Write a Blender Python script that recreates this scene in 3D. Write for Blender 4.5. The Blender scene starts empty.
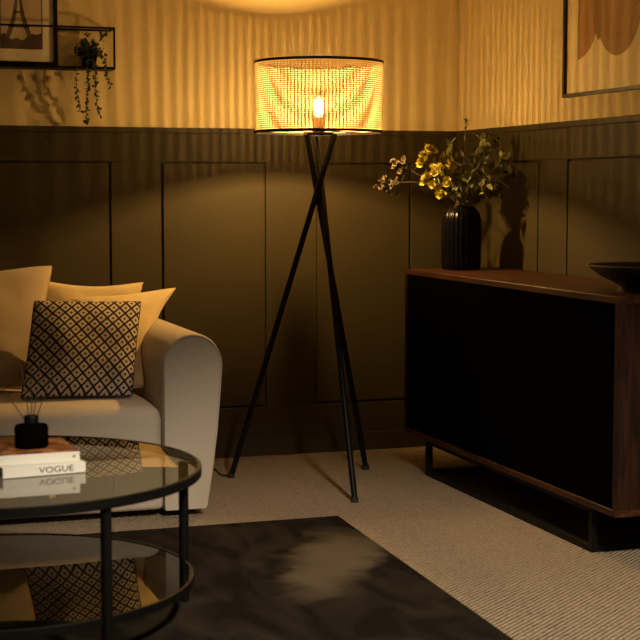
import bpy, bmesh, math, random
from mathutils import Vector, Matrix, noise
random.seed(7)
PI = math.pi
R = math.radians
S = bpy.context.scene
COL = S.collection

# ------------------------------------------------------------------ materials
def mat(name, color, rough=0.6, metal=0.0, spec=0.5, noise_amt=0.0, noise_scale=20, bump=0.0, bump_scale=200, sheen=0.0, coat=0.0):
    m = bpy.data.materials.new(name); m.use_nodes = True
    nt = m.node_tree; b = nt.nodes['Principled BSDF']
    b.inputs['Base Color'].default_value = (*color, 1)
    b.inputs['Roughness'].default_value = rough
    b.inputs['Metallic'].default_value = metal
    b.inputs['Specular IOR Level'].default_value = spec
    b.inputs['Sheen Weight'].default_value = sheen
    b.inputs['Coat Weight'].default_value = coat
    tc = nt.nodes.new('ShaderNodeTexCoord')
    if noise_amt > 0:
        n = nt.nodes.new('ShaderNodeTexNoise'); n.inputs['Scale'].default_value = noise_scale; n.inputs['Detail'].default_value = 4
        nt.links.new(tc.outputs['Object'], n.inputs['Vector'])
        mx = nt.nodes.new('ShaderNodeMix'); mx.data_type = 'RGBA'
        mx.inputs[6].default_value = (*[c * (1 - noise_amt) for c in color], 1)
        mx.inputs[7].default_value = (*[min(1, c * (1 + noise_amt)) for c in color], 1)
        nt.links.new(n.outputs['Fac'], mx.inputs[0]); nt.links.new(mx.outputs[2], b.inputs['Base Color'])
    if bump > 0:
        n2 = nt.nodes.new('ShaderNodeTexNoise'); n2.inputs['Scale'].default_value = bump_scale; n2.inputs['Detail'].default_value = 3
        nt.links.new(tc.outputs['Object'], n2.inputs['Vector'])
        bp = nt.nodes.new('ShaderNodeBump'); bp.inputs['Strength'].default_value = bump; bp.inputs['Distance'].default_value = 0.002
        nt.links.new(n2.outputs['Fac'], bp.inputs['Height']); nt.links.new(bp.outputs['Normal'], b.inputs['Normal'])
    return m

def nn(nt, t, **kw):
    n = nt.nodes.new(t)
    for k, v in kw.items(): setattr(n, k, v)
    return n
def math_node(nt, op, a, b=None, c=None):
    n = nn(nt, 'ShaderNodeMath', operation=op)
    for i, v in enumerate((a, b, c)):
        if v is None: continue
        if isinstance(v, (int, float)): n.inputs[i].default_value = v
        else: nt.links.new(v, n.inputs[i])
    return n.outputs[0]

M = {}
M['wallpaper'] = mat('wallpaper', (0.66, 0.53, 0.29), 0.85, spec=0.15, noise_amt=0.05, noise_scale=6, bump=0.08, bump_scale=350)
M['panel_paint'] = mat('panel_paint', (0.040, 0.0295, 0.0110), 0.62, spec=0.3, noise_amt=0.06, noise_scale=5)
M['ceiling'] = mat('ceiling_paint', (0.72, 0.68, 0.6), 0.9)
M['black_metal'] = mat('black_metal', (0.004, 0.0035, 0.003), 0.5, spec=0.15)
M['lamp_metal'] = mat('lamp_metal', (0.004, 0.003, 0.0025), 0.5, spec=0.15)
M['brass'] = mat('brass', (0.35, 0.18, 0.07), 0.35, metal=1.0)
M['sofa'] = mat('sofa_fabric', (0.55, 0.47, 0.375), 0.95, spec=0.1, noise_amt=0.07, noise_scale=60, bump=0.5, bump_scale=600, sheen=0.15)
M['cream'] = mat('cream_fabric', (0.46, 0.36, 0.25), 0.95, spec=0.1, noise_amt=0.06, noise_scale=40, bump=0.4, bump_scale=500, sheen=0.15)
M['gold'] = mat('mustard_fabric', (0.74, 0.58, 0.33), 0.95, spec=0.1, noise_amt=0.06, noise_scale=40, bump=0.4, bump_scale=500, sheen=0.15)
M['black_lacquer'] = mat('black_lacquer', (0.002, 0.0018, 0.0016), 0.7, spec=0.0)
M['black_glass'] = mat('black_glaze', (0.003, 0.003, 0.0045), 0.25, spec=0.18)
M['bowl'] = mat('bowl_glaze', (0.012, 0.016, 0.017), 0.35, spec=0.5)
M['paper_white'] = mat('book_white', (0.72, 0.70, 0.62), 0.6)
M['pages'] = mat('book_pages', (0.62, 0.57, 0.46), 0.8)
M['print_black'] = mat('print_black', (0.03, 0.03, 0.03), 0.6)
M['mat_board'] = mat('mat_board', (0.66, 0.58, 0.45), 0.85)
M['art_paper'] = mat('art_paper', (0.80, 0.66, 0.40), 0.85)
M['art_a'] = mat('art_rust', (0.40, 0.215, 0.09), 0.85, noise_amt=0.25, noise_scale=9)
M['art_b'] = mat('art_brown', (0.43, 0.26, 0.115), 0.85, noise_amt=0.25, noise_scale=7)
M['art_c'] = mat('art_umber', (0.34, 0.18, 0.075), 0.85, noise_amt=0.2, noise_scale=9)
M['photo_sky'] = mat('photo_sky', (0.55, 0.44, 0.31), 0.5)
M['photo_dark'] = mat('photo_dark', (0.08, 0.05, 0.04), 0.5, noise_amt=0.3, noise_scale=60)
M['photo_mid'] = mat('photo_tower', (0.13, 0.095, 0.07), 0.5)
M['leaf_dark'] = mat('leaf_dark', (0.035, 0.055, 0.022), 0.6, noise_amt=0.4, noise_scale=30)
M['leaf_olive'] = mat('leaf_olive', (0.20, 0.21, 0.085), 0.6, noise_amt=0.5, noise_scale=25)
M['petal_yellow'] = mat('petal_yellow', (0.58, 0.50, 0.08), 0.7, noise_amt=0.35, noise_scale=30)
M['petal_dry'] = mat('petal_dried', (0.15, 0.115, 0.06), 0.8, noise_amt=0.35, noise_scale=30)
M['stem'] = mat('stem_brown', (0.08, 0.06, 0.03), 0.7)
M['reed'] = mat('reed_dark', (0.05, 0.035, 0.02), 0.7)
M['rubber'] = mat('rubber', (0.01, 0.01, 0.01), 0.8)

# walnut
def walnut(name='walnut', sc=(14, 1.6, 14), k=1.0):
    m = bpy.data.materials.new(name); m.use_nodes = True; nt = m.node_tree; b = nt.nodes['Principled BSDF']
    tc = nn(nt, 'ShaderNodeTexCoord'); mp = nn(nt, 'ShaderNodeMapping'); mp.inputs['Scale'].default_value = sc
    n = nn(nt, 'ShaderNodeTexNoise'); n.inputs['Scale'].default_value = 3; n.inputs['Detail'].default_value = 6; n.inputs['Distortion'].default_value = 0.6
    cr = nn(nt, 'ShaderNodeValToRGB'); cr.color_ramp.elements[0].color = (0.013*k, 0.0045*k, 0.002*k, 1); cr.color_ramp.elements[1].color = (0.075*k, 0.023*k, 0.008*k, 1)
    cr.color_ramp.elements[0].position = 0.3; cr.color_ramp.elements[1].position = 0.72
    L = nt.links.new; L(tc.outputs['Object'], mp.inputs['Vector']); L(mp.outputs[0], n.inputs['Vector']); L(n.outputs['Fac'], cr.inputs[0]); L(cr.outputs[0], b.inputs['Base Color'])
    b.inputs['Roughness'].default_value = 0.5; b.inputs['Specular IOR Level'].default_value = 0.25
    return m
M['walnut'] = walnut()
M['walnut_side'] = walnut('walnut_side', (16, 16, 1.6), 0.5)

# looped carpet with diagonal ribs
def carpet():
    m = bpy.data.materials.new('carpet'); m.use_nodes = True; nt = m.node_tree; b = nt.nodes['Principled BSDF']; L = nt.links.new
    tc = nn(nt, 'ShaderNodeTexCoord'); mp = nn(nt, 'ShaderNodeMapping'); mp.inputs['Rotation'].default_value = (0, 0, R(-128))
    L(tc.outputs['Object'], mp.inputs['Vector'])
    w = nn(nt, 'ShaderNodeTexWave', wave_type='BANDS', bands_direction='X'); w.inputs['Scale'].default_value = 22; w.inputs['Distortion'].default_value = 0.8; w.inputs['Detail'].default_value = 2; w.inputs['Detail Scale'].default_value = 3
    v = nn(nt, 'ShaderNodeTexVoronoi'); v.inputs['Scale'].default_value = 120
    n = nn(nt, 'ShaderNodeTexNoise'); n.inputs['Scale'].default_value = 45; n.inputs['Detail'].default_value = 4
    L(mp.outputs[0], w.inputs['Vector']); L(mp.outputs[0], v.inputs['Vector']); L(mp.outputs[0], n.inputs['Vector'])
    h = math_node(nt, 'MULTIPLY_ADD', v.outputs['Distance'], -0.9, w.outputs['Fac'])
    h2 = math_node(nt, 'MULTIPLY_ADD', n.outputs['Fac'], 0.8, h)
    cr = nn(nt, 'ShaderNodeValToRGB'); cr.color_ramp.elements[0].color = (0.29, 0.22, 0.15, 1); cr.color_ramp.elements[1].color = (0.60, 0.49, 0.36, 1)
    cr.color_ramp.elements[0].position = 0.0; cr.color_ramp.elements[1].position = 1.0
    hs = math_node(nt, 'MULTIPLY_ADD', h2, 0.6, 0.1); L(hs, cr.inputs[0]); L(cr.outputs[0], b.inputs['Base Color'])
    bp = nn(nt, 'ShaderNodeBump'); bp.inputs['Strength'].default_value = 1.0; bp.inputs['Distance'].default_value = 0.009
    L(h2, bp.inputs['Height']); L(bp.outputs['Normal'], b.inputs['Normal'])
    b.inputs['Roughness'].default_value = 1; b.inputs['Specular IOR Level'].default_value = 0.05
    return m
M['carpet'] = carpet()

def rug_mat():
    m = bpy.data.materials.new('marbled_rug'); m.use_nodes = True; nt = m.node_tree; b = nt.nodes['Principled BSDF']; L = nt.links.new
    tc = nn(nt, 'ShaderNodeTexCoord')
    n = nn(nt, 'ShaderNodeTexNoise'); n.inputs['Scale'].default_value = 2.3; n.inputs['Detail'].default_value = 5; n.inputs['Distortion'].default_value = 1.4
    mp = nn(nt, 'ShaderNodeMapping'); mp.inputs['Rotation'].default_value = (0, 0, R(35)); mp.inputs['Scale'].default_value = (2.4, 1.0, 1)
    L(tc.outputs['Object'], mp.inputs['Vector']); L(mp.outputs[0], n.inputs['Vector'])
    # one pale smear woven near the far right corner
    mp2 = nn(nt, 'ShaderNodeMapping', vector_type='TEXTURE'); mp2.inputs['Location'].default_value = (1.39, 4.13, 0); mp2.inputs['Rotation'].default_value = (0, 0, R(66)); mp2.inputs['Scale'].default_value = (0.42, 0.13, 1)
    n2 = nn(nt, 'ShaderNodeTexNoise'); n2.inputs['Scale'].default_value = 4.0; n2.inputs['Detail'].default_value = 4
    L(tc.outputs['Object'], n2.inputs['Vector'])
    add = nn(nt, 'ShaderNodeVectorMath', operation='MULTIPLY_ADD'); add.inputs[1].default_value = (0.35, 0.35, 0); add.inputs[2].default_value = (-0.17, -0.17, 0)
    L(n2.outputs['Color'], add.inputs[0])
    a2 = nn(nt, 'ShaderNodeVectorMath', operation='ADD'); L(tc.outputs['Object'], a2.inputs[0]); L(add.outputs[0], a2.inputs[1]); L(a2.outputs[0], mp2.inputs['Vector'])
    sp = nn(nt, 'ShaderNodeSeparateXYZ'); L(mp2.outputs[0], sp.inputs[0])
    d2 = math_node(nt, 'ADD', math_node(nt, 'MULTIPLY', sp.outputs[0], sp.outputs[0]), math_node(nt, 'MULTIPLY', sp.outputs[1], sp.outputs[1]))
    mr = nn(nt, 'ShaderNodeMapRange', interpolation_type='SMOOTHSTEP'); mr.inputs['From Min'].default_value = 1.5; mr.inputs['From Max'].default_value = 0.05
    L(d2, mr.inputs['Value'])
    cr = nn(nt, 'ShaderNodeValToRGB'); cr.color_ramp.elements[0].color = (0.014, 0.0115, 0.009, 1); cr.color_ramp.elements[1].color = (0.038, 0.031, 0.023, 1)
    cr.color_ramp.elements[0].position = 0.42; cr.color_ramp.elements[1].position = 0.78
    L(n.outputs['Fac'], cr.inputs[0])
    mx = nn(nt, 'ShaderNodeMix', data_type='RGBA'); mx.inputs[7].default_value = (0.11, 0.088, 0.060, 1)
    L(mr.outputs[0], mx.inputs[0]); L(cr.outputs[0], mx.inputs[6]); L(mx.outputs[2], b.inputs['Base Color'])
    n3 = nn(nt, 'ShaderNodeTexNoise'); n3.inputs['Scale'].default_value = 300; L(tc.outputs['Object'], n3.inputs['Vector'])
    bp = nn(nt, 'ShaderNodeBump'); bp.inputs['Strength'].default_value = 0.5; bp.inputs['Distance'].default_value = 0.003
    L(n3.outputs['Fac'], bp.inputs['Height']); L(bp.outputs['Normal'], b.inputs['Normal'])
    b.inputs['Roughness'].default_value = 0.95; b.inputs['Specular IOR Level'].default_value = 0.0
    return m
M['rug'] = rug_mat()

def diamond_mat():
    m = bpy.data.materials.new('diamond_weave'); m.use_nodes = True; nt = m.node_tree; b = nt.nodes['Principled BSDF']; L = nt.links.new
    uv = nn(nt, 'ShaderNodeUVMap'); uv.uv_map = 'UVMap'
    sp = nn(nt, 'ShaderNodeSeparateXYZ'); L(uv.outputs[0], sp.inputs[0])
    u = math_node(nt, 'MULTIPLY', sp.outputs[0], 8.8); v = math_node(nt, 'MULTIPLY', sp.outputs[1], 7.8)
    a = math_node(nt, 'ADD', u, v); c = math_node(nt, 'SUBTRACT', u, v)
    fa = math_node(nt, 'ABSOLUTE', math_node(nt, 'SUBTRACT', math_node(nt, 'FRACT', a), 0.5))
    fc = math_node(nt, 'ABSOLUTE', math_node(nt, 'SUBTRACT', math_node(nt, 'FRACT', math_node(nt, 'ADD', c, 50)), 0.5))
    mxx = math_node(nt, 'MAXIMUM', fa, fc)
    cr = nn(nt, 'ShaderNodeValToRGB'); e = cr.color_ramp.elements
    dark = (0.035, 0.022, 0.025, 1); light = (0.58, 0.50, 0.42, 1)
    e[0].position = 0; e[0].color = dark
    e[1].position = 0.10; e[1].color = dark
    for p, cc in ((0.15, light), (0.36, light), (0.40, dark)):
        x = e.new(p); x.color = cc
    L(mxx, cr.inputs[0]); L(cr.outputs[0], b.inputs['Base Color'])
    b.inputs['Roughness'].default_value = 0.9; b.inputs['Specular IOR Level'].default_value = 0.1
    return m
M['diamond'] = diamond_mat()

def cover_mat():
    m = bpy.data.materials.new('book_cover_photo'); m.use_nodes = True; nt = m.node_tree; b = nt.nodes['Principled BSDF']; L = nt.links.new
    tc = nn(nt, 'ShaderNodeTexCoord'); n = nn(nt, 'ShaderNodeTexNoise'); n.inputs['Scale'].default_value = 14; n.inputs['Detail'].default_value = 3; n.inputs['Distortion'].default_value = 1.5
    L(tc.outputs['Object'], n.inputs['Vector'])
    cr = nn(nt, 'ShaderNodeValToRGB'); e = cr.color_ramp.elements
    e[0].position = 0.38; e[0].color = (0.10, 0.035, 0.015, 1); e[1].position = 0.62; e[1].color = (0.50, 0.22, 0.07, 1)
    x = e.new(0.5); x.color = (0.22, 0.075, 0.025, 1)
    L(n.outputs['Fac'], cr.inputs[0]); L(cr.outputs[0], b.inputs['Base Color']); b.inputs['Roughness'].default_value = 0.35
    return m
M['cover'] = cover_mat()

def shade_mat():
    m = bpy.data.materials.new('woven_shade_fibre'); m.use_nodes = True; nt = m.node_tree; L = nt.links.new
    nt.nodes.remove(nt.nodes['Principled BSDF']); out = nt.nodes['Material Output']
    d = nn(nt, 'ShaderNodeBsdfDiffuse'); d.inputs['Color'].default_value = (0.60, 0.50, 0.32, 1)
    t = nn(nt, 'ShaderNodeBsdfTranslucent'); t.inputs['Color'].default_value = (0.55, 0.45, 0.31, 1)
    mx = nn(nt, 'ShaderNodeMixShader'); mx.inputs[0].default_value = 0.44
    L(d.outputs[0], mx.inputs[1]); L(t.outputs[0], mx.inputs[2]); L(mx.outputs[0], out.inputs['Surface'])
    return m
M['shade'] = shade_mat()

def clear_glass(name, tint, ior=1.5, rough=0.0):
    m = bpy.data.materials.new(name); m.use_nodes = True; nt = m.node_tree; L = nt.links.new
    nt.nodes.remove(nt.nodes['Principled BSDF']); out = nt.nodes['Material Output']
    tr = nn(nt, 'ShaderNodeBsdfTransparent'); tr.inputs['Color'].default_value = (*tint, 1)
    g = nn(nt, 'ShaderNodeBsdfGlossy'); g.inputs['Roughness'].default_value = rough; g.inputs['Color'].default_value = (1, 1, 1, 1)
    f = nn(nt, 'ShaderNodeFresnel'); f.inputs['IOR'].default_value = ior
    mx = nn(nt, 'ShaderNodeMixShader'); ge = nn(nt, 'ShaderNodeNewGeometry'); fr_ = math_node(nt, 'MULTIPLY', f.outputs[0], math_node(nt, 'SUBTRACT', 1.0, ge.outputs['Backfacing']))
    L(fr_, mx.inputs[0]); L(tr.outputs[0], mx.inputs[1]); L(g.outputs[0], mx.inputs[2]); L(mx.outputs[0], out.inputs['Surface'])
    return m
M['table_glass'] = clear_glass('table_glass', (0.80, 0.80, 0.74), 1.55)

def emit(name, color, strength):
    m = bpy.data.materials.new(name); m.use_nodes = True; nt = m.node_tree; L = nt.links.new
    nt.nodes.remove(nt.nodes['Principled BSDF']); e = nn(nt, 'ShaderNodeEmission')
    e.inputs['Color'].default_value = (*color, 1); e.inputs['Strength'].default_value = strength
    L(e.outputs[0], nt.nodes['Material Output'].inputs['Surface'])
    return m, e
LAMP = (1.0, 0.575, 0.17)
M['filament'], _ = emit('filament_glow', LAMP, 9700)
def bulb_glass():
    m, e = emit('bulb_glow', (1.0, 0.76, 0.42), 7.0); nt = m.node_tree; L = nt.links.new
    tr = nn(nt, 'ShaderNodeBsdfTransparent'); ad = nn(nt, 'ShaderNodeAddShader')
    L(e.outputs[0], ad.inputs[0]); L(tr.outputs[0], ad.inputs[1]); L(ad.outputs[0], nt.nodes['Material Output'].inputs['Surface'])
    return m
M['bulb'] = bulb_glass()

# ------------------------------------------------------------------ mesh helpers
class MB:
    def __init__(s): s.bm = bmesh.new()
    def box(s, x0, x1, y0, y1, z0, z1, mtx=None, bevel=0.0, seg=2):
        vs = [s.bm.verts.new(p) for p in ((x0,y0,z0),(x1,y0,z0),(x1,y1,z0),(x0,y1,z0),(x0,y0,z1),(x1,y0,z1),(x1,y1,z1),(x0,y1,z1))]
        fs = [s.bm.faces.new([vs[i] for i in f]) for f in ((0,3,2,1),(4,5,6,7),(0,1,5,4),(1,2,6,5),(2,3,7,6),(3,0,4,7))]
        if mtx is not None: bmesh.ops.transform(s.bm, matrix=mtx, verts=vs)
        if bevel:
            es = list({e for f in fs for e in f.edges})
            bmesh.ops.bevel(s.bm, geom=es, offset=bevel, segments=seg, affect='EDGES', profile=0.5)
        return s
    def tube(s, pts, r, n=12, cap=True, closed=False):
        pts = [Vector(p) for p in pts]; rr = r if isinstance(r, (list, tuple)) else [r] * len(pts)
        rings = []; N = len(pts); up = None
        for i, p in enumerate(pts):
            if closed: t = (pts[(i+1) % N] - pts[i-1])
            else: t = pts[min(i+1, N-1)] - pts[max(i-1, 0)]
            t.normalize()
            if up is None:
                up = Vector((0,0,1)) if abs(t.z) < 0.9 else Vector((1,0,0))
            a = t.cross(up); 
            if a.length < 1e-6: a = t.orthogonal()
            a.normalize(); b = a.cross(t).normalized()
            up = b if not closed else up
            rings.append([s.bm.verts.new(p + a*rr[i]*math.cos(2*PI*k/n) + b*rr[i]*math.sin(2*PI*k/n)) for k in range(n)])
        for i in range(N if closed else N-1):
            A, B = rings[i], rings[(i+1) % N]
            for k in range(n): s.bm.faces.new([A[k], A[(k+1)%n], B[(k+1)%n], B[k]])
        if cap and not closed:
            s.bm.faces.new(rings[0][::-1]); s.bm.faces.new(rings[-1])
        return s
    def lathe(s, prof, n=48, cx=0, cy=0, rfun=None):
        rings = []
        for (r, z) in prof:
            if r < 1e-6: rings.append([s.bm.verts.new((cx, cy, z))])
            else: rings.append([s.bm.verts.new((cx + r*(rfun(k, n, z) if rfun else 1)*math.cos(2*PI*k/n), cy + r*(rfun(k, n, z) if rfun else 1)*math.sin(2*PI*k/n), z)) for k in range(n)])
        for A, B in zip(rings, rings[1:]):
            if len(A) == 1 and len(B) == 1: continue
            for k in range(n):
                k2 = (k+1) % n
                if len(A) == 1: s.bm.faces.new([A[0], B[k2], B[k]])
                elif len(B) == 1: s.bm.faces.new([A[k], A[k2], B[0]])
                else: s.bm.faces.new([A[k], A[k2], B[k2], B[k]])
        return s
    def poly(s, pts, thick_vec):
        """flat polygon extruded by thick_vec"""
        t = Vector(thick_vec); a = [s.bm.verts.new(p) for p in pts]; b = [s.bm.verts.new(Vector(p) + t) for p in pts]; n = len(a)
        s.bm.faces.new(a); s.bm.faces.new(b[::-1])
        for i in range(n): s.bm.faces.new([a[i], b[i], b[(i+1)%n], a[(i+1)%n]])
        return s
    def leaf(s, base, direction, normal, length, width, curl=0.15):
        d = Vector(direction).normalized(); n = Vector(normal); n = (n - d*n.dot(d))
        if n.length < 1e-4: n = d.orthogonal()
        n.normalize(); w = d.cross(n); b = Vector(base); rows = []
        for t, ww in ((0,0.08),(0.25,0.75),(0.5,1.0),(0.78,0.7),(1.0,0.06)):
            c = b + d*length*t - n*curl*length*t*t
            rows.append([s.bm.verts.new(c - w*width*ww/2 + n*width*0.12*ww), s.bm.verts.new(c), s.bm.verts.new(c + w*width*ww/2 + n*width*0.12*ww)])
        for A, B in zip(rows, rows[1:]):
            for k in (0, 1): s.bm.faces.new([A[k], A[k+1], B[k+1], B[k]])
        return s
    def build(s, name, m, parent=None, smooth=True, auto=35, world=True):
        bmesh.ops.recalc_face_normals(s.bm, faces=s.bm.faces)
        me = bpy.data.meshes.new(name); s.bm.to_mesh(me); s.bm.free()
        o = bpy.data.objects.new(name, me); COL.objects.link(o)
        for mm in (m if isinstance(m, list) else [m]): me.materials.append(mm)
        if smooth:
            for p in me.polygons: p.use_smooth = True
            me.set_sharp_from_angle(angle=R(auto))
        if parent:
            o.parent = parent
            if world:      # geometry was written in room coordinates: move it into the parent's frame
                me.transform(parent.matrix_basis.inverted() if parent.parent is None else (parent.parent.matrix_basis @ parent.matrix_basis).inverted())
        return o

def thing(name, label, cat, loc, group=None, rotz=0):
    o = bpy.data.objects.new(name, None); COL.objects.link(o); o.location = loc; o.rotation_euler = (0, 0, rotz)
    o.empty_display_size = 0.1
    o.matrix_basis = Matrix.Translation(loc) @ Matrix.Rotation(rotz, 4, 'Z')
    o['label'] = label; o['category'] = cat
    if group: o['group'] = group
    return o
def tag(o, label, cat, group=None):
    o['label'] = label; o['category'] = cat
    if group: o['group'] = group
    return o
def struct(o): o['kind'] = 'structure'; return o
def origin_to(o, loc):
    loc = Vector(loc); o.data.transform(Matrix.Translation(-loc)); o.location = loc; return o

# ------------------------------------------------------------------ room shell
YW, XR, XL, YF, HC = 5.917, 2.567, -2.1, -0.9, 2.45
ZR = 1.325
struct(MB().box(XL-.1, XR+.1, YF-.1, YW+.1, -0.1, 0.0).build('floor', M['carpet'], smooth=False))
struct(MB().box(XL-.1, XR+.1, YF-.1, YW+.1, HC, HC+0.1).build('ceiling', M['ceiling'], smooth=False))
struct(MB().box(XL-.1, XR+.1, YW, YW+.1, 0, HC).build('wall_back', M['wallpaper'], smooth=False))
struct(MB().box(XR, XR+.1, YF-.1, YW, 0, HC).build('wall_right', M['wallpaper'], smooth=False))
struct(MB().box(XL-.1, XL, YF-.1, YW, 0, HC).build('wall_left', M['panel_paint'], smooth=False))
struct(MB().box(XL, XR, YF-.1, YF, 0, HC).build('wall_front', M['panel_paint'], smooth=False))
T = 0.012; GAP = 0.009
def wainscot(name, runs, place, z0=0.0, z1=1.19, zt=ZR-0.022, a0=0, a1=0, zp=0.2):
    """flat boards with a groove round every panel; place(a0,a1,t0,t1,z0,z1) gives a box"""
    mb = MB(); B = lambda a, b, c, d, t=T: mb.box(*place(a, b, t, c, d), bevel=0.0015, seg=1)
    B(a0, a1, z1, zt); B(a0, a1, 0.0, zp)
    cur = a0
    for (p, q) in runs:
        B(cur, p, zp, z1); B(p+GAP, q-GAP, zp+GAP, z1-GAP); cur = q
    if a1 > cur: B(cur, a1, zp, z1)
    o = struct(mb.build(name, M['panel_paint'], smooth=False)); return o
# a dark paint shows at the groove's bottom too, so the wall behind gets a painted backing board
struct(MB().box(XL, XR, YW-0.002, YW, 0, ZR-0.03).build('trim_1', M['panel_paint'], smooth=False))
struct(MB().box(XR-0.002, XR, YF, YW-0.002, 0, ZR-0.03).build('trim_2', M['panel_paint'], smooth=False))
runs_b = [(XL+.2+k*0.63-0.0, 0) for k in range(0)]
runs_b = [(-1.8+0.64*k, -1.33+0.64*k) for k in range(3)] + [(0.28, 1.094)] + [(1.293, 1.722), (1.93, 2.352)]
wainscot('trim_3', runs_b, lambda a, b, t, c, d: (a, b, YW-0.002-t, YW-0.002, c, d), a0=XL, a1=XR-0.014)
runs_r = [(4.905-0.77*k-0.57, 4.905-0.77*k) for k in range(6, -1, -1)] + [(5.13, 5.70)]
wainscot('trim_4', runs_r, lambda a, b, t, c, d: (XR-0.002-t, XR-0.002, a, b, c, d), a0=YF, a1=YW-0.002)
struct(MB().box(XL, XR, YW-0.019, YW, ZR-0.022, ZR, bevel=0.002).build('trim_5', M['panel_paint'], smooth=False))
struct(MB().box(XR-0.019, XR, YF, YW-0.019, ZR-0.022, ZR, bevel=0.002).build('trim_6', M['panel_paint'], smooth=False))
struct(MB().box(XL, XR-0.02, YW-0.026, YW-0.014, 0, 0.075, bevel=0.003).build('baseboard_back', M['panel_paint'], smooth=False))
struct(MB().box(XR-0.026, XR-0.014, YF, YW-0.026, 0, 0.075, bevel=0.003).build('baseboard_right', M['panel_paint'], smooth=False))

# ------------------------------------------------------------------ rug
mb = MB()
P4 = [(1.62, 4.71), (1.545, 2.62), (-1.0, 2.70), (-0.93, 4.70)]
bm = mb.bm
cell = 24
grid = [[None]*(cell+1) for _ in range(cell+1)]
for i in range(cell+1):
    for j in range(cell+1):
        u, v = i/cell, j/cell
        p = (Vector(P4[0])*(1-u) + Vector(P4[3])*u)*(1-v) + (Vector(P4[1])*(1-u) + Vector(P4[2])*u)*v
        e = min(u, 1-u, v, 1-v)
        grid[i][j] = bm.verts.new((p.x, p.y, 0.009 if e > 0 else 0.001))
for i in range(cell):
    for j in range(cell): bm.faces.new([grid[i][j], grid[i+1][j], grid[i+1][j+1], grid[i][j+1]])
loop = [grid[i][0] for i in range(cell)] + [grid[cell][j] for j in range(cell)] + [grid[i][cell] for i in range(cell, 0, -1)] + [grid[0][j] for j in range(cell, 0, -1)]
bm.faces.new(loop)
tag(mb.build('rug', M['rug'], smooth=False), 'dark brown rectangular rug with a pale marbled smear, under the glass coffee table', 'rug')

# ------------------------------------------------------------------ floor lamp
LX, LY = 1.750, 5.305
lamp = thing('floor_lamp', 'black tripod floor lamp with a glowing woven drum shade', 'lamp', (LX, LY, 0))
feet = [(1.464, 5.485), (1.738, 4.905), (2.004, 5.465)]
TOPZ = 1.284
for fx, fy in feet:
    t = TOPZ / 1.085
    # the three legs pass beside one another where they cross
    side = Vector((-(fy-LY), fx-LX, 0)).normalized() * 0.0115
    a = Vector((fx, fy, 0.004)) + side; b = Vector((fx + (LX-fx)*t, fy + (LY-fy)*t, TOPZ)) + side
    leg = MB().tube([a, b], 0.0105, 14).build('leg', M['lamp_metal'], lamp)
    MB().lathe([(0.0, 0), (0.0135, 0), (0.0135, 0.014), (0.0115, 0.018), (0, 0.018)], 16, a.x, a.y).build('foot_cap', M['rubber'], leg)
MB().lathe([(0, 1.281), (0.056, 1.281), (0.058, 1.285), (0.056, 1.290), (0, 1.290)], 40, LX, LY).build('top_plate', M['lamp_metal'], lamp)
MB().lathe([(0, 1.290), (0.019, 1.290), (0.021, 1.297), (0.021, 1.335), (0.018, 1.345), (0, 1.345)], 28, LX, LY).build('bulb_socket', M['brass'], lamp)
prof = [(0.0115, 1.342), (0.012, 1.352), (0.0160, 1.366), (0.0175, 1.385), (0.0155, 1.404), (0.009, 1.415), (0, 1.418)]
bulb = MB().lathe(prof, 28, LX, LY).build('light_bulb', M['bulb'], lamp)
MB().tube([(LX, LY, 1.367), (LX, LY, 1.405)], 0.0060, 10).build('filament', M['filament'], bulb)
SR, SB, ST = 0.232, 1.291, 1.541
shade = MB()
NV = 108
for k in range(NV):
    a = 2*PI*k/NV; ca, sa = math.cos(a), math.sin(a)
    mt = Matrix.Translation((LX + SR*ca, LY + SR*sa, 0)) @ Matrix.Rotation(a, 4, 'Z')
    shade.box(-0.0006, 0.0006, -0.0020, 0.0020, SB, ST, mtx=mt)
NR = 34
for j in range(NR):
    z = SB + (ST-SB)*(j+0.5)/NR
    shade.lathe([(SR-0.0018, z-0.0021), (SR+0.0018, z-0.0021), (SR+0.0018, z+0.0021), (SR-0.0018, z+0.0021), (SR-0.0018, z-0.0021)], 72, LX, LY)
sh = shade.build('lamp_shade', M['shade'], lamp, smooth=False)
sh['label'] = 'open woven straw-coloured drum shade'
for z in (SB, ST):
    MB().lathe([(SR-0.004, z-0.0045), (SR+0.004, z-0.0045), (SR+0.004, z+0.0045), (SR-0.004, z+0.0045), (SR-0.004, z-0.0045)], 96, LX, LY).build('shade_rim', M['lamp_metal'], sh, smooth=False)
sp = MB()
for k in range(3):
    a = 2*PI*k/3 + 0.5
    sp.tube([(LX+0.022*math.cos(a), LY+0.022*math.sin(a), SB+0.006), (LX+(SR-0.002)*math.cos(a), LY+(SR-0.002)*math.sin(a), SB+0.002)], 0.0022, 8)
sp.lathe([(0.0212, SB+0.002), (0.026, SB+0.002), (0.026, SB+0.010), (0.0212, SB+0.010), (0.0212, SB+0.002)], 24, LX, LY)
sp.build('shade_carrier', M['lamp_metal'], sh)
MB().tube([(1.455, 5.47, 0.006), (1.43, 5.54, 0.004), (1.44, 5.64, 0.004), (1.36, 5.76, 0.004), (1.2, 5.84, 0.004), (1.0, 5.86, 0.004)], 0.003, 8).build('power_cord', M['rubber'], lamp)

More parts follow.
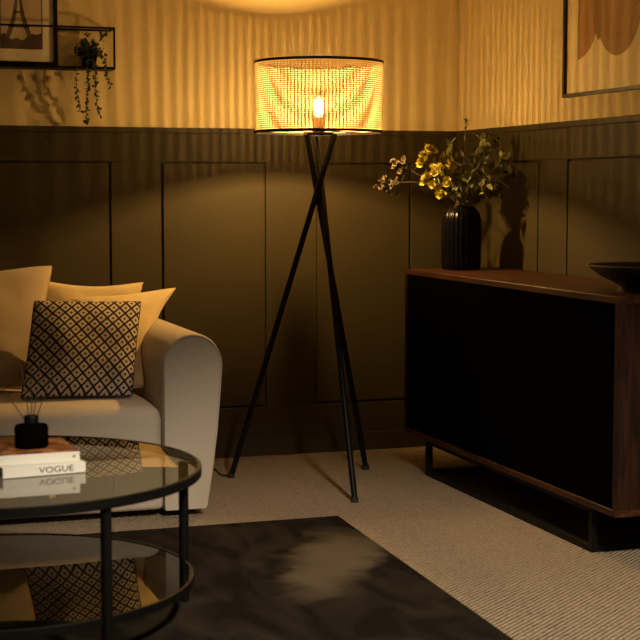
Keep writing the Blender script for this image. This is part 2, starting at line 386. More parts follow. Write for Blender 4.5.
# ------------------------------------------------------------------ sofa
sofa = thing('sofa', 'pale beige fabric sofa with rounded arms against the dark panelled wall', 'sofa', (0.1, 5.3, 0))
SXR, SXL, SYF, SYB = 1.07, -0.87, 4.85, 5.76
def arm(mirror):
    prof = [(1.068, 0.026)]
    prof += [(1.066, 0.30), (1.064, 0.46)]
    cx, cz, rx, rz = 1.165, 0.505, 0.101, 0.105
    for k in range(0, 15):
        a = PI - PI*k/14
        prof.append((cx + rx*math.cos(a), cz + rz*math.sin(a)))
    prof += [(1.261, 0.42), (1.246, 0.28), (1.228, 0.15), (1.211, 0.05), (1.207, 0.026)]
    if mirror: prof = [(0.2 - x, z) for x, z in prof]
    m = MB(); n = len(prof); c = Vector((sum(p[0] for p in prof)/n, sum(p[1] for p in prof)/n))
    rings = []
    # front edge rounded over
    for (y, inset) in ((SYF, 0.016), (SYF+0.002, 0.008), (SYF+0.007, 0.0025), (SYF+0.016, 0.0), (SYB-0.02, 0.0), (SYB-0.005, 0.005), (SYB, 0.018)):
        ring = []
        for x, z in prof:
            d = (Vector((x, z)) - c); L = d.length; q = c + d * ((L - inset)/L)
            ring.append(m.bm.verts.new((q.x, y, max(z if z < 0.03 else q.y, 0.026))))
        rings.append(ring)
    for A, B in zip(rings, rings[1:]):
        for k in range(n): m.bm.faces.new([A[k], A[(k+1)%n], B[(k+1)%n], B[k]])
    m.bm.faces.new(rings[0]); m.bm.faces.new(rings[-1])
    o = m.build('armrest', M['sofa'], sofa, auto=60)
    # piping round the front face
    pts = []
    for x, z in prof:
        d = (Vector((x, z)) - c); L = d.length; q = c + d*((L-0.006)/L); pts.append((q.x, SYF+0.001, max(q.y, 0.028)))
    MB().tube(pts, 0.0028, 6).build('piping', M['sofa'], o)
arm(False); arm(True)
MB().box(SXL, SXR-0.004, SYF+0.012, SYB-0.03, 0.026, 0.20, bevel=0.02, seg=3).build('base', M['sofa'], sofa, auto=60)
MB().box(SXL, SXR-0.004, 5.60, SYB, 0.2, 0.60, bevel=0.05, seg=4).build('back', M['sofa'], sofa, auto=60)
def seat_cushion(x0, x1):
    m = MB(); nu, nv = 28, 24; y0, y1 = SYF+0.004, 5.60; z0, z1 = 0.20, 0.372
    m.box(x0, x1, y0, y1, z0, z1, bevel=0.045, seg=6)
    bmesh.ops.subdivide_edges(m.bm, edges=[e for e in m.bm.edges if e.calc_length() > 0.2], cuts=10, use_grid_fill=True)
    for v in m.bm.verts:
        if v.co.z > 0.33:
            u = (v.co.x-x0)/(x1-x0); w = (v.co.y-y0)/(y1-y0)
            v.co.z += 0.020*max(0, min(1, 4*u*(1-u)))**0.5 * max(0, 4*w*(1-w))**0.5
        v.co += Vector((0, 0, 1)) * 0.004 * noise.noise(v.co*6)
    m.build('seat_cushion', M['sofa'], sofa, auto=80)
seat_cushion(0.102, SXR-0.006); seat_cushion(SXL+0.004, 0.098)
for fx in (SXL-0.07, SXR+0.06):
    for fy in (SYF+0.06, SYB-0.06):
        MB().lathe([(0, 0), (0.022, 0), (0.025, 0.03), (0, 0.03)], 16, fx, fy).build('foot', M['black_metal'], sofa)

# ------------------------------------------------------------------ cushions
def settle(p):
    """cloth gives way where it presses on the arm, the seat and the back"""
    lim = 9
    if p.z < 0.505: lim = 1.060
    elif p.z < 0.609: lim = 1.165 - 0.101*math.sqrt(max(0, 1-((p.z-0.505)/0.105)**2)) - 0.004
    p.x = min(p.x, lim); p.z = max(p.z, 0.3935)
    if p.z < 0.6: p.y = min(p.y, 5.596)
    return p
def cushion(name, label, m, TL, TR, BR, BL, thick, group='cushions on the sofa', pinch=0.06, seed=0, sag=0.0, ear=None, blunt=0.035):
    TL, TR, BR, BL = map(Vector, (TL, TR, BR, BL))
    n = ((TR-TL).cross(BL-TL)).normalized()
    if n.y > 0: n = -n
    N = 30; mb = MB(); bm = mb.bm; uvl = bm.loops.layers.uv.new('UVMap'); uvs = {}
    fr, bk = [], []
    for side in (1, -1):
        G = []
        for i in range(N+1):
            row = []
            for j in range(N+1):
                # cosine spacing keeps the edges fine
                u = -math.cos(PI*i/N); v = -math.cos(PI*j/N)
                if side == -1 and (i in (0, N) or j in (0, N)):
                    row.append(fr[i][j]); continue
                cb = 1 - blunt*(u*v)**4
                uu = u*cb*(1 - pinch*(1 - v*v)); vv = v*cb*(1 - pinch*(1-u*u))
                s, t = (uu+1)/2, (vv+1)/2
                p = (BL*(1-s) + BR*s)*(1-t) + (TL*(1-s)+TR*s)*t
                h = ((1-u*u)*(1-v*v))**0.36 * thick/2
                wr = 0.012*noise.noise(Vector((u*1.6+seed, v*1.6, side*3))) + 0.004*noise.noise(Vector((u*5+seed, v*5, side)))
                e = (1-u*u)*(1-v*v)
                p = p + n*side*(h + wr*min(1, e*3))
                if sag and v > 0: p.z -= sag * v * (1-u*u)
                if ear: p += Vector(ear) * (s*t)**5
                p = settle(p)
                q = bm.verts.new(p); uvs[q] = ((u+1)/2, (v+1)/2); row.append(q)
            G.append(row)
        if side == 1: fr = G
        for i in range(N):
            for j in range(N):
                f = bm.faces.new([G[i][j], G[i+1][j], G[i+1][j+1], G[i][j+1]])
                for l in f.loops: l[uvl].uv = uvs[l.vert]
    base = (BL+BR)/2
    root = thing(name, label, 'cushion', base, group)
    b = mb.build('cover', m, root, auto=70)
    # piped edge
    pts = [fr[0][0]]  # placeholder, outline rebuilt below
    out = []
    def P(u, v):
        cb = 1 - blunt*(u*v)**4
        uu = u*cb*(1-pinch*(1-v*v)); vv = v*cb*(1-pinch*(1-u*u)); s, t = (uu+1)/2, (vv+1)/2
        p = (BL*(1-s)+BR*s)*(1-t) + (TL*(1-s)+TR*s)*t
        if sag and v > 0: p.z -= sag*v*(1-u*u)
        if ear: p += Vector(ear) * (s*t)**5
        return settle(p)
    K = 14
    for k in range(K): out.append(P(-1+2*k/K, -1))
    for k in range(K): out.append(P(1, -1+2*k/K))
    for k in range(K): out.append(P(1-2*k/K, 1))
    for k in range(K): out.append(P(-1, 1-2*k/K))
    MB().tube(out, 0.0035, 6, closed=True).build('edge_seam', M['print_black'] if m is M['diamond'] else m, root)
    return root
cushion('scatter_cushion', 'dark and cream diamond-patterned square cushion at the front of the sofa seat', M['diamond'],
        (0.695, 5.19, 0.705), (1.064, 5.20, 0.694), (0.992, 5.01, 0.388), (0.622, 5.01, 0.398), 0.10, pinch=0.025, seed=1, blunt=0.012)
cushion('scatter_cushion', 'plain golden cushion slumped against the right arm of the sofa', M['gold'],
        (0.85, 5.38, 0.70), (1.15, 5.40, 0.704), (1.078, 5.14, 0.398), (0.81, 5.24, 0.394), 0.12, pinch=0.02, seed=4, sag=0.0, ear=(0.11, 0.02, 0.030))
cushion('scatter_cushion', 'plain golden cushion standing rearmost against the sofa back, only its top edge showing', M['gold'],
        (0.765, 5.545, 0.757), (1.153, 5.545, 0.744), (1.00, 5.50, 0.40), (0.75, 5.50, 0.40), 0.08, pinch=0.06, seed=8, sag=0.015)
cushion('scatter_cushion', 'large plain tan cushion with a pointed top corner at the left edge of the photo', M['cream'],
        (0.28, 5.44, 0.765), (0.800, 5.43, 0.818), (0.70, 5.19, 0.41), (0.28, 5.19, 0.41), 0.17, pinch=0.07, seed=12)

# ------------------------------------------------------------------ coffee table
TX, TY, TZ, TR_ = 0.41, 3.775, 0.395, 0.502
tb = thing('coffee_table', 'round two-tier glass coffee table with a black metal frame', 'table', (TX, TY, 0.009))
def ring(name, R1, z0, z1, w, parent):
    return MB().lathe([(R1-w, z0), (R1-0.001, z0), (R1, z0+0.001), (R1, z1-0.001), (R1-0.001, z1), (R1-w, z1), (R1-w, z0)], 96, TX, TY).build(name, M['black_metal'], parent, auto=30)
ring('top_rim', TR_, TZ-0.022, TZ+0.001, 0.010, tb)
ring('shelf_rim', 0.482, 0.102, 0.122, 0.009, tb)
g = MB().lathe([(0, TZ-0.008), (TR_-0.0105, TZ-0.008), (TR_-0.0105, TZ), (0, TZ)], 96, TX, TY).build('glass_top', M['table_glass'], tb, auto=30)
g = MB().lathe([(0, 0.114), (0.4725, 0.114), (0.4725, 0.120), (0, 0.120)], 96, TX, TY).build('glass_shelf', M['table_glass'], tb, auto=30)
for a in (-67, 5, 113, 185):
    x, y = TX + 0.480*math.cos(R(a)), TY + 0.480*math.sin(R(a))
    MB().tube([(x, y, 0.009), (x, y, TZ-0.018)], 0.0130, 16).build('leg', M['black_metal'], tb)

# ------------------------------------------------------------------ books
TZT = TZ + 0.0015
def book(name, label, loc, rz, L, D, H, cover_top, hard=0.0022):
    b = thing(name, label, 'book', loc, 'books on the coffee table', rz)
    # local frame: spine faces -y, length along -x..0
    k = dict(world=False)
    o = MB().box(-L, 0, 0.002, D, 0, hard, bevel=0.0006).box(-L, 0, 0.0, 0.003, 0, H, bevel=0.001).build('cover', M['paper_white'], b, smooth=False, world=False)
    MB().box(-L, 0, 0.002, D, H-hard, H, bevel=0.0006).build('front_board', cover_top, b, smooth=False, world=False)
    MB().box(-L+0.004, -0.004, 0.0035, D-0.005, hard, H-hard).build('page_block', M['pages'], b, smooth=False, world=False)
    return b
b1 = book('book', 'lower white book with black capitals on its spine, lying on the glass table', (0.606, 3.647, TZT), R(8), 0.204, 0.27, 0.0250, M['paper_white'])
def text_on(parent, body, size, loc, rot, m, name, depth=0.0004):
    c = bpy.data.curves.new(name, 'FONT'); c.body = body; c.size = size; c.extrude = depth; c.align_x = 'CENTER'; c.align_y = 'CENTER'
    o = bpy.data.objects.new(name + '_tmp', c); COL.objects.link(o)
    dg = bpy.context.evaluated_depsgraph_get(); me = bpy.data.meshes.new_from_object(o.evaluated_get(dg))
    bpy.data.objects.remove(o)
    me.name = name; t = bpy.data.objects.new(name, me); COL.objects.link(t); me.materials.clear(); me.materials.append(m)
    t.parent = parent; t.location = loc; t.rotation_euler = rot; t.scale = (1.25, 1, 1)
    return t
text_on(b1, 'VOGUE', 0.0205, (-0.073, -0.0005, 0.0125), (R(90), 0, 0), M['print_black'], 'spine_lettering')
b2 = book('book', 'upper white-spined book with a brown pictorial cover, stacked on the lower book', (0.594, 3.660, TZT+0.0252), R(3), 0.30, 0.228, 0.0245, M['cover'])
MB().lathe([(0, 0), (0.0035, 0), (0.0035, 0.0006), (0, 0.0006)], 12).build('spine_emblem', M['leaf_olive'], b2, world=False)
em = [c for c in b2.children if c.name.startswith('spine_emblem')][0]; em.location = (-0.014, 0.0, 0.013); em.rotation_euler = (R(90), 0, 0)
ZB = TZT + 0.0252 + 0.0247

# ------------------------------------------------------------------ reed diffuser
DX, DY = 0.491, 3.757
df = thing('reed_diffuser', 'squat black glass reed diffuser bottle with dark reeds on the books', 'diffuser', (DX, DY, ZB))
MB().lathe([(0, ZB), (0.037, ZB), (0.041, ZB+0.004), (0.0415, ZB+0.050), (0.038, ZB+0.056), (0.017, ZB+0.059), (0.017, ZB+0.062), (0.013, ZB+0.062), (0.013, ZB+0.055)], 40, DX, DY).build('bottle', M['black_lacquer'], df, auto=50)
MB().lathe([(0.0135, ZB+0.0605), (0.0175, ZB+0.0605), (0.0178, ZB+0.076), (0.0165, ZB+0.079), (0.006, ZB+0.079), (0.006, ZB+0.0605)], 32, DX, DY).build('collar', M['black_metal'], df, auto=50)
for (ex, ey, ez) in ((-0.085, 0.0, 0.175), (-0.022, 0.02, 0.215), (0.000, -0.01, 0.205), (0.026, 0.01, 0.205), (0.055, -0.01, 0.185)):
    MB().tube([(DX-ex*0.05, DY-ey*0.1, ZB+0.006), (DX+ex*0.2, DY+ey*0.2, ZB+0.07), (DX+ex, DY+ey, ZB+ez)], 0.0013, 6).build('reed', M['reed'], df)

# ------------------------------------------------------------------ sideboard
X0, X1, Y0, Y1, Z0, Z1 = 2.15, 2.545, 3.808, 5.457, 0.143, 0.777
sb = thing('sideboard', 'dark walnut sideboard with plain black doors on a black metal frame base', 'sideboard', (2.35, 4.63, 0))
t = 0.02
MB().box(X0, X1, Y0, Y1, Z1-t, Z1, bevel=0.0015, seg=1).build('top_panel', M['walnut'], sb, smooth=False)
MB().box(X0, X1, Y0, Y1, Z0, Z0+t, bevel=0.0015, seg=1).build('bottom_panel', M['walnut'], sb, smooth=False)
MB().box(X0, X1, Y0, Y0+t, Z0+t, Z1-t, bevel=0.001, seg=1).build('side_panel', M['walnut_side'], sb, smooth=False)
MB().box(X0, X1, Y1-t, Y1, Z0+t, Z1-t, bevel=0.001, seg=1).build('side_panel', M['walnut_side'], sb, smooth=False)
MB().box(X1-0.012, X1-0.002, Y0+t, Y1-t, Z0+t, Z1-t).build('back_panel', M['black_lacquer'], sb, smooth=False)
nd = 3; wd = (Y1-Y0-2*t)/nd
for k in range(nd):
    MB().box(X0+0.003, X0+0.022, Y0+t+wd*k+0.0012, Y0+t+wd*(k+1)-0.0012, Z0+t+0.0015, Z1-t-0.0015, bevel=0.001, seg=1).build('door', M['black_lacquer'], sb, smooth=False)
fr = MB(); a, b_, c0, c1 = 2.172, 2.50, 3.985, 5.295; s = 0.022
for (xa, ya) in ((a, c0), (a, c1-s), (b_-s, c0), (b_-s, c1-s)): fr.box(xa, xa+s, ya, ya+s, 0.0, Z0, bevel=0.001, seg=1)
for xa in (a, b_-s):
    fr.box(xa, xa+s, c0+s, c1-s, 0.0, s, bevel=0.001, seg=1); fr.box(xa, xa+s, c0+s, c1-s, Z0-s, Z0, bevel=0.001, seg=1)
for ya in (c0, c1-s):
    fr.box(a+s, b_-s, ya, ya+s, 0.0, s, bevel=0.001, seg=1); fr.box(a+s, b_-s, ya, ya+s, Z0-s, Z0, bevel=0.001, seg=1)
fr.build('base_frame', M['black_metal'], sb, smooth=False)

# ------------------------------------------------------------------ vase and flowers
VX, VY, VZ = 2.335, 5.345, Z1
vase = thing('vase', 'black ribbed cylindrical vase on the far end of the sideboard', 'vase', (VX, VY, VZ))
rib = lambda k, n, z: 1 + 0.018*math.cos(2*PI*k/n*26)
vp = [(0, 0), (0.066, 0), (0.0725, 0.006), (0.075, 0.03), (0.0755, 0.12), (0.0745, 0.19), (0.068, 0.217), (0.056, 0.232), (0.0485, 0.238), (0.0475, 0.243), (0.044, 0.243), (0.044, 0.235), (0.052, 0.225), (0.064, 0.2), (0.069, 0.1), (0.066, 0.012), (0, 0.010)]
MB().lathe([(r, VZ+z) for r, z in vp], 208, VX, VY, rfun=lambda k, n, z: rib(k, n, z) if VZ+0.004 < z < VZ+0.225 else 1).build('body', M['black_glass'], vase, auto=60)
ca_, sa_ = math.cos(R(18.3)), -math.sin(R(18.3))
def V(r, d, z):      # r across the room towards the right, d away from the room's front, z above the vase foot
    return Vector((VX + r*ca_ - d*sa_, VY + r*sa_ + d*ca_, VZ + z))
def curve_pts(p0, p1, p2, n=9):
    return [p0*(1-t)**2 + p1*2*t*(1-t) + p2*t*t for t in [i/n for i in range(n+1)]]
def stem_thing(name, label, cat, tip, bend, group, head=None, k=0):
    a = 2.4*k; p0 = V(0.03*math.cos(a+2), 0.03*math.sin(a+2), 0.02); neck = V(0.022*math.cos(a), 0.022*math.sin(a), 0.245)
    root = thing(name, label, cat, p0, group)
    pts = [p0, (p0+neck)/2] + curve_pts(neck, V(*bend), V(*tip))
    MB().tube(pts, [0.0022]*2 + [0.0021 - 0.0010*i/9 for i in range(10)], 7).build('stem', M['stem'], root)
    return root, pts[2:]
rnd = random.Random(3)
def rv(): return Vector((rnd.uniform(-1, 1), rnd.uniform(-1, 1), rnd.uniform(-1, 1))).normalized()
def blossom(mb, c, r, n=7, ax=None):
    ax = ax or (rv() + Vector((-0.5, -0.9, 0.6))).normalized(); o = ax.orthogonal().normalized()
    for ringi, (cnt, open_, ln) in enumerate(((n, 0.9, 1.0), (n-2, 0.45, 0.8))):
        for i in range(cnt):
            q = Matrix.Rotation(2*PI*i/cnt + ringi*0.4, 3, ax) @ o
            d = (q*open_ + ax*(1-open_*0.6)).normalized()
            mb.leaf(c, d, ax, r*ln*rnd.uniform(0.85, 1.15), r*0.75, curl=-0.25)
# yellow flowers, leaning left
YG = 'yellow flowers in the black vase'
specs = [((-0.142, -0.03, 0.425), (-0.05, -0.02, 0.36), [(-0.142,-0.03,0.425),(-0.115,-0.02,0.452),(-0.15,-0.01,0.40)]),
         ((-0.135, -0.07, 0.345), (-0.05, -0.05, 0.32), [(-0.135,-0.07,0.345),(-0.105,-0.06,0.375),(-0.108,-0.08,0.315)]),
         ((-0.085, -0.09, 0.300), (-0.04, -0.07, 0.31), [(-0.085,-0.09,0.30),(-0.065,-0.08,0.335)]),
         ((-0.070, 0.00, 0.420), (-0.02, 0.0, 0.35), [(-0.07,0.0,0.42),(-0.05,-0.03,0.385),(-0.085,-0.04,0.385)])]
ylab = ['yellow flower stem reaching highest on the left side of the vase', 'yellow flower stem with the largest bright bloom, left of the vase neck', 'short yellow flower stem drooping over the left rim of the vase', 'yellow flower stem nearest above the middle of the vase']
for k, (tip, bend, heads) in enumerate(specs):
    root, pts = stem_thing('yellow_flower', ylab[k], 'flower', tip, bend, YG, k=k)
    for h in heads:
        m = MB()
        for _ in range(4):
            blossom(m, V(*h) + rv()*0.014, 0.021)
        m.build('blossom', M['petal_yellow'], root)
    tw = MB()
    for h in heads[1:]: tw.tube([pts[5], V(*h)], 0.0011, 6)
    tw.build('side_stem', M['stem'], root)
    lf = MB()
    for i in range(3, 8):
        p = pts[i]; d = rv(); lf.leaf(p, d, rv(), 0.04, 0.016)
    lf.build('leaves', M['leaf_olive'], root)
# dried pale sprigs reaching far left
dlab = ['dried tan sprig reaching furthest left from the vase', 'dried tan sprig just behind the furthest-left one']
for k, (tip, bend) in enumerate((((-0.30, -0.02, 0.315), (-0.14, 0.0, 0.375)), ((-0.235, 0.03, 0.40), (-0.11, 0.02, 0.34)))):
    root, pts = stem_thing('dried_sprig', dlab[k], 'dried flower', tip, bend, 'dried sprigs in the black vase', k=k+5)
    m = MB(); tip_ = pts[-1]
    for i in range(20):
        c = tip_ + Vector((rnd.gauss(0, 0.018), rnd.gauss(0, 0.012), rnd.gauss(0, 0.018)))
        if k == 0: c += Vector((0.02, 0, 0.005))
        blossom(m, c, 0.015, 5)
    m.build('seed_heads', M['petal_dry'], root)
    for i in range(4, 10):
        MB().tube([pts[i], pts[i] + Vector((rnd.uniform(-.03, .03), rnd.uniform(-.02, .02), rnd.uniform(-.03, .035)))], 0.0009, 5).build('twig', M['stem'], root)
# leafy branches
tips = [((0.02, 0.05, 0.560), (0.01, 0.03, 0.42)), ((0.075, 0.0, 0.50), (0.03, 0, 0.36)), ((0.13, 0.03, 0.50), (0.06, 0.02, 0.36)), ((0.165, -0.03, 0.42), (0.08, -0.02, 0.35)),
        ((0.185, 0.0, 0.36), (0.09, 0.0, 0.33)), ((0.16, 0.03, 0.30), (0.09, 0.02, 0.31)), ((0.09, -0.06, 0.33), (0.05, -0.04, 0.30)), ((-0.03, 0.06, 0.47), (-0.02, 0.04, 0.36)), ((0.04, -0.05, 0.40), (0.02, -0.04, 0.32))]
for k, (tip, bend) in enumerate(tips):
    lab = 'tall bare-tipped green branch rising highest out of the vase' if k == 0 else 'olive green leafy branch in the dense leafy mass above the black vase'
    root, pts = stem_thing('leafy_branch', lab, 'branch', tip, bend, 'leafy branches in the black vase', k=k+7)
    m = MB(); f = MB()
    for i in range(2, 10):
        for s_ in range(4 if i < 9 else 5):
            d = (rv() + (pts[i]-pts[i-1]).normalized()*0.6).normalized()
            if k == 0 and i > 5 and s_ > 0 and i < 9: continue
            sz = 0.6 if k == 0 else 1.0
            m.leaf(pts[i] + rv()*0.006, d, rv(), rnd.uniform(0.028, 0.045)*sz, rnd.uniform(0.013, 0.022)*sz)
    m.build('leaves', M['leaf_olive'], root)
    if k in (2, 3, 4, 5, 6):
        for _ in range(3):
            blossom(f, pts[-1] + rv()*0.018, 0.014, 6)
        f.build('buds', M['petal_yellow'] if k in (3, 5) else M['petal_dry'], root)
    else: f.bm.free()

# ------------------------------------------------------------------ bowl
BX, BY = 2.372, 4.03
BS = 1.13
bl = thing('bowl', 'wide shallow black bowl on a narrow foot at the near end of the sideboard', 'bowl', (BX, BY, Z1))
MB().lathe([(r*BS, Z1+z) for r, z in [(0, 0.0), (0.078, 0.0), (0.080, 0.004), (0.076, 0.018), (0.09, 0.026), (0.125, 0.045), (0.150, 0.066), (0.157, 0.077), (0.154, 0.080), (0.148, 0.077), (0.12, 0.052), (0.07, 0.032), (0, 0.028)]], 72, BX, BY).build('body', M['bowl'], bl, auto=50)

# ------------------------------------------------------------------ wire wall shelf, its picture and plant
ws = thing('wall_shelf', 'black metal box-frame wall shelf above the sofa', 'shelf', (0.75, YW, 1.54))
XS0, XS1, YS0, YS1, ZS0, ZS1 = 0.38, 1.101, 5.815, YW, 1.538, 1.698
w = 0.0075
MB().box(XS0, XS1, YS0, YS1-0.001, ZS0, ZS0+0.010, bevel=0.001, seg=1).build('shelf_board', M['black_metal'], ws, smooth=False)
f = MB()
f.box(XS0, XS1, YS0, YS0+w, ZS1-w, ZS1); f.box(XS0, XS1, YS1-w-0.001, YS1-0.001, ZS1-w, ZS1)
for x in (XS0, XS1-w):
    f.box(x, x+w, YS0, YS0+w, ZS0+0.010, ZS1-w)
    f.box(x, x+w, YS0+w, YS1-w-0.001, ZS1-w, ZS1)
f.build('wire_frame', M['black_metal'], ws, smooth=False)
ZP = ZS0 + 0.010
pf = thing('framed_photograph', 'black-framed sepia photograph of a lattice tower standing on the wall shelf', 'picture', (0.755, 5.86, ZP))
fx0, fx1, fz0, fz1, fy0, fy1, fw = 0.617, 0.888, ZP+0.0005, ZP+0.375, 5.852, 5.872, 0.015
fm = MB()
fm.box(fx0, fx1, fy0, fy1, fz0, fz0+fw); fm.box(fx0, fx1, fy0, fy1, fz1-fw, fz1); fm.box(fx0, fx0+fw, fy0, fy1, fz0+fw, fz1-fw); fm.box(fx1-fw, fx1, fy0, fy1, fz0+fw, fz1-fw)
fm.build('picture_frame', M['black_metal'], pf, smooth=False)
MB().box(fx0+fw, fx1-fw, fy0+0.010, fy1-0.002, fz0+fw, fz1-fw).build('mount_board', M['mat_board'], pf, smooth=False)
px0, px1, pz0, pz1 = 0.677, 0.828, 1.614, 1.862; yy = fy0+0.0095
MB().box(px0-0.004, px1+0.004, yy-0.0005, yy+0.0004, pz0-0.004, pz1+0.004).build('print_border', M['photo_dark'], pf, smooth=False)
pr = MB().box(px0, px1, yy-0.001, yy-0.0004, pz0, pz1).build('print', M['photo_sky'], pf, smooth=False)
cxT = 0.743
tw = MB()
def q4(a, b, c, d, y=yy-0.0016): tw.poly([(p[0], y, p[1]) for p in (a, b, c, d)], (0, 0.0005, 0))
for s_ in (-1, 1):
    prev = None
    for (z, ro, ri) in ((1.640, 0.058, 0.038), (1.668, 0.046, 0.027), (1.700, 0.034, 0.016), (1.74, 0.022, 0.007), (1.79, 0.013, 0.003), (1.855, 0.004, 0.0)):
        if prev: q4((cxT+s_*prev[1], prev[0]), (cxT+s_*ro, z), (cxT+s_*ri, z), (cxT+s_*prev[2], prev[0]))
        prev = (z, ro, ri)
q4((cxT-0.040, 1.690), (cxT+0.040, 1.690), (cxT+0.038, 1.699), (cxT-0.038, 1.699)); q4((cxT-0.022, 1.744), (cxT+0.022, 1.744), (cxT+0.020, 1.751), (cxT-0.020, 1.751))
tw.build('printed_tower', M['photo_mid'], pr, smooth=False)
tr = MB(); top = [(px0, 1.662), (0.690, 1.668), (0.700, 1.655), (0.715, 1.645), (0.735, 1.652), (0.755, 1.643), (0.775, 1.655), (0.792, 1.668), (0.81, 1.664), (px1, 1.672)]
tr.poly([(x, yy-0.0022, z) for x, z in [(px0, pz0)] + top + [(px1, pz0)]], (0, 0.0005, 0)); tr.build('printed_trees', M['photo_dark'], pr, smooth=False)

pot = thing('trailing_plant', 'small potted trailing plant hanging over the right end of the wall shelf', 'plant', (1.007, 5.862, ZP))
PX, PY = 1.007, 5.862
MB().lathe([(r, ZP+z) for r, z in [(0, 0), (0.026, 0), (0.033, 0.055), (0.035, 0.058), (0.031, 0.06), (0.028, 0.05), (0, 0.05)]], 32, PX, PY).build('pot', M['leaf_dark'] if False else M['black_lacquer'], pot, auto=50)
m = MB(); rnd = random.Random(11)
for i in range(300):
    a = rnd.uniform(0, 2*PI); el = rnd.uniform(-0.2, 1.2); rr = rnd.uniform(0.015, 0.060)
    c = Vector((PX + rr*math.cos(a)*math.cos(el)*1.0, PY - abs(rr*math.sin(a))*0.8+0.012, ZP+0.050+rr*math.sin(el)*0.95))
    m.leaf(c, rv(), rv(), rnd.uniform(0.012, 0.021), rnd.uniform(0.009, 0.015))
for (x, z) in ((1.062, 1.668), (1.072, 1.679), (1.046, 1.672), (1.058, 1.655), (1.0, 1.672)):
    for _ in range(5): m.leaf((x + rnd.uniform(-.006, .006), 5.845, z + rnd.uniform(-.006, .006)), rv(), rv(), 0.015, 0.011)
m.build('foliage', M['leaf_dark'], pot)
for pts in ([(0.985, 5.84, 1.60), (0.955, 5.81, 1.56), (0.947, 5.80, 1.50), (0.951, 5.81, 1.43), (0.968, 5.83, 1.375)],
            [(1.0, 5.83, 1.60), (0.990, 5.80, 1.55), (0.992, 5.80, 1.48), (0.988, 5.82, 1.40), (0.991, 5.84, 1.338)],
            [(1.01, 5.83, 1.60), (1.022, 5.80, 1.55), (1.018, 5.80, 1.46), (1.03, 5.82, 1.40), (1.043, 5.83, 1.363)],
            [(1.03, 5.84, 1.61), (1.062, 5.80, 1.57), (1.064, 5.80, 1.52), (1.080, 5.80, 1.470)]):
    P = [Vector(p) for p in pts]
    v = MB().tube(P, 0.0011, 5).build('trailing_stem', M['stem'], pot)
    m = MB()
    for a, b in zip(P, P[1:]):
        n_ = max(3, int((b-a).length/0.0045))
        for i in range(n_):
            c = a.lerp(b, i/n_)
            m.leaf(c, (rv() + Vector((0, -0.3, -0.5))).normalized(), rv(), rnd.uniform(0.011, 0.019), rnd.uniform(0.007, 0.012))
    if pts[-1][2] < 1.345:
        for _ in range(14): m.leaf(P[-1] + rv()*0.004, rv(), rv(), 0.010, 0.009)
    m.build('leaves', M['leaf_dark'], v)

# ------------------------------------------------------------------ framed abstract print on the right wall
art = thing('framed_art_print', 'thin dark-framed abstract print of brown rounded shapes on the right wall', 'picture', (XR, 4.62, 1.41))
ay0, ay1, az0, az1, fw = 4.332, 4.932, 1.408, 2.208, 0.012
xf = XR-0.026
am = MB()
am.box(xf, XR-0.001, ay0, ay1, az0, az0+fw); am.box(xf, XR-0.001, ay0, ay1, az1-fw, az1); am.box(xf, XR-0.001, ay0, ay0+fw, az0+fw, az1-fw); am.box(xf, XR-0.001, ay1-fw, ay1, az0+fw, az1-fw)
am.build('picture_frame', mat('dark_wood', (0.010, 0.005, 0.003), 0.5), art, smooth=False)
xa = XR-0.014
pp = MB().box(xa, XR-0.003, ay0+fw, ay1-fw, az0+fw, az1-fw).build('art_paper', M['art_paper'], art, smooth=False)
def lobe(pts, m, lay, name):
    MB().poly([(xa-0.0006*lay, y, z) for y, z in pts], (0.0005, 0, 0)).build(name, m, pp, smooth=False)
def arc(cy, cz, ry, rz, a0, a1, n=20): return [(cy+ry*math.cos(R(a0+(a1-a0)*i/n)), cz+rz*math.sin(R(a0+(a1-a0)*i/n))) for i in range(n+1)]
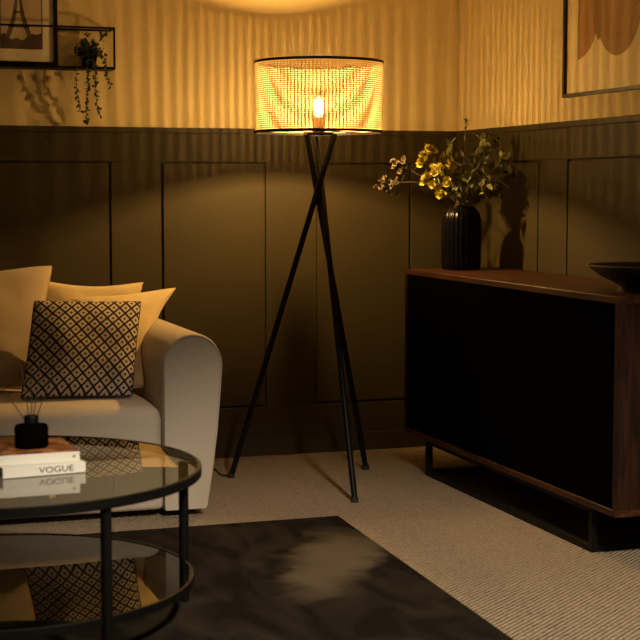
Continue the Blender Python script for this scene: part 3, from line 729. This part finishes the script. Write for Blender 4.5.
lobe([(4.838, 1.995), (4.838, 1.535), (4.815, 1.538), (4.780, 1.550), (4.745, 1.570), (4.722, 1.592), (4.700, 1.64), (4.690, 1.995)], M['art_a'], 1, 'printed_shape')
lobe([(4.728, 2.02)] + arc(4.556, 1.76, 0.172, 0.232, 180+180, 180+0, 30)[::-1][0:0] + arc(4.556, 1.76, 0.172, 0.232, 0, -180, 30) + [(4.384, 2.02)], M['art_b'], 2, 'printed_shape')
lobe([(4.735, 2.0), (4.735, 1.72), (4.725, 1.64), (4.69, 1.59), (4.672, 1.60), (4.665, 1.66), (4.672, 1.75), (4.66, 2.0)], M['art_c'], 3, 'printed_shape')

# ------------------------------------------------------------------ lights
ld = bpy.data.lights.new('fill_spot', 'SPOT'); ld.energy = 490; ld.color = (1.0, 0.85, 0.65); ld.spot_size = R(56); ld.spot_blend = 0.5; ld.shadow_soft_size = 0.12  # unseen spot added as frontal fill for sofa, table and carpet; no fixture built
lo = bpy.data.objects.new('fill_spot', ld); COL.objects.link(lo); lo.location = (1.25, 1.2, HC-0.10)
lo.rotation_euler = (R(38), 0, R(-4))
w = bpy.data.worlds.new('World'); S.world = w; w.use_nodes = True
w.node_tree.nodes['Background'].inputs[0].default_value = (0.5, 0.48, 0.45, 1); w.node_tree.nodes['Background'].inputs[1].default_value = 0.05

# ------------------------------------------------------------------ camera
cd = bpy.data.cameras.new('Camera'); cam = bpy.data.objects.new('Camera', cd); COL.objects.link(cam)
cam.location = (0, 0, 1.08); cam.rotation_euler = (R(90) - math.atan(130/1520), 0, -R(18.3))
cd.sensor_width = 36; cd.lens = 1520/640*36; cd.clip_start = 0.05
cd.dof.use_dof = True; cd.dof.focus_distance = 5.5; cd.dof.aperture_fstop = 5.6
S.camera = cam
S.view_settings.view_transform = 'Standard'; S.view_settings.look = 'None'; S.view_settings.gamma = 1; S.view_settings.exposure = 0.0
S.view_settings.use_curve_mapping = False
S.cycles.use_denoising = True
S.cycles.sample_clamp_indirect = 6
S.cycles.max_bounces = 8; S.cycles.transparent_max_bounces = 16
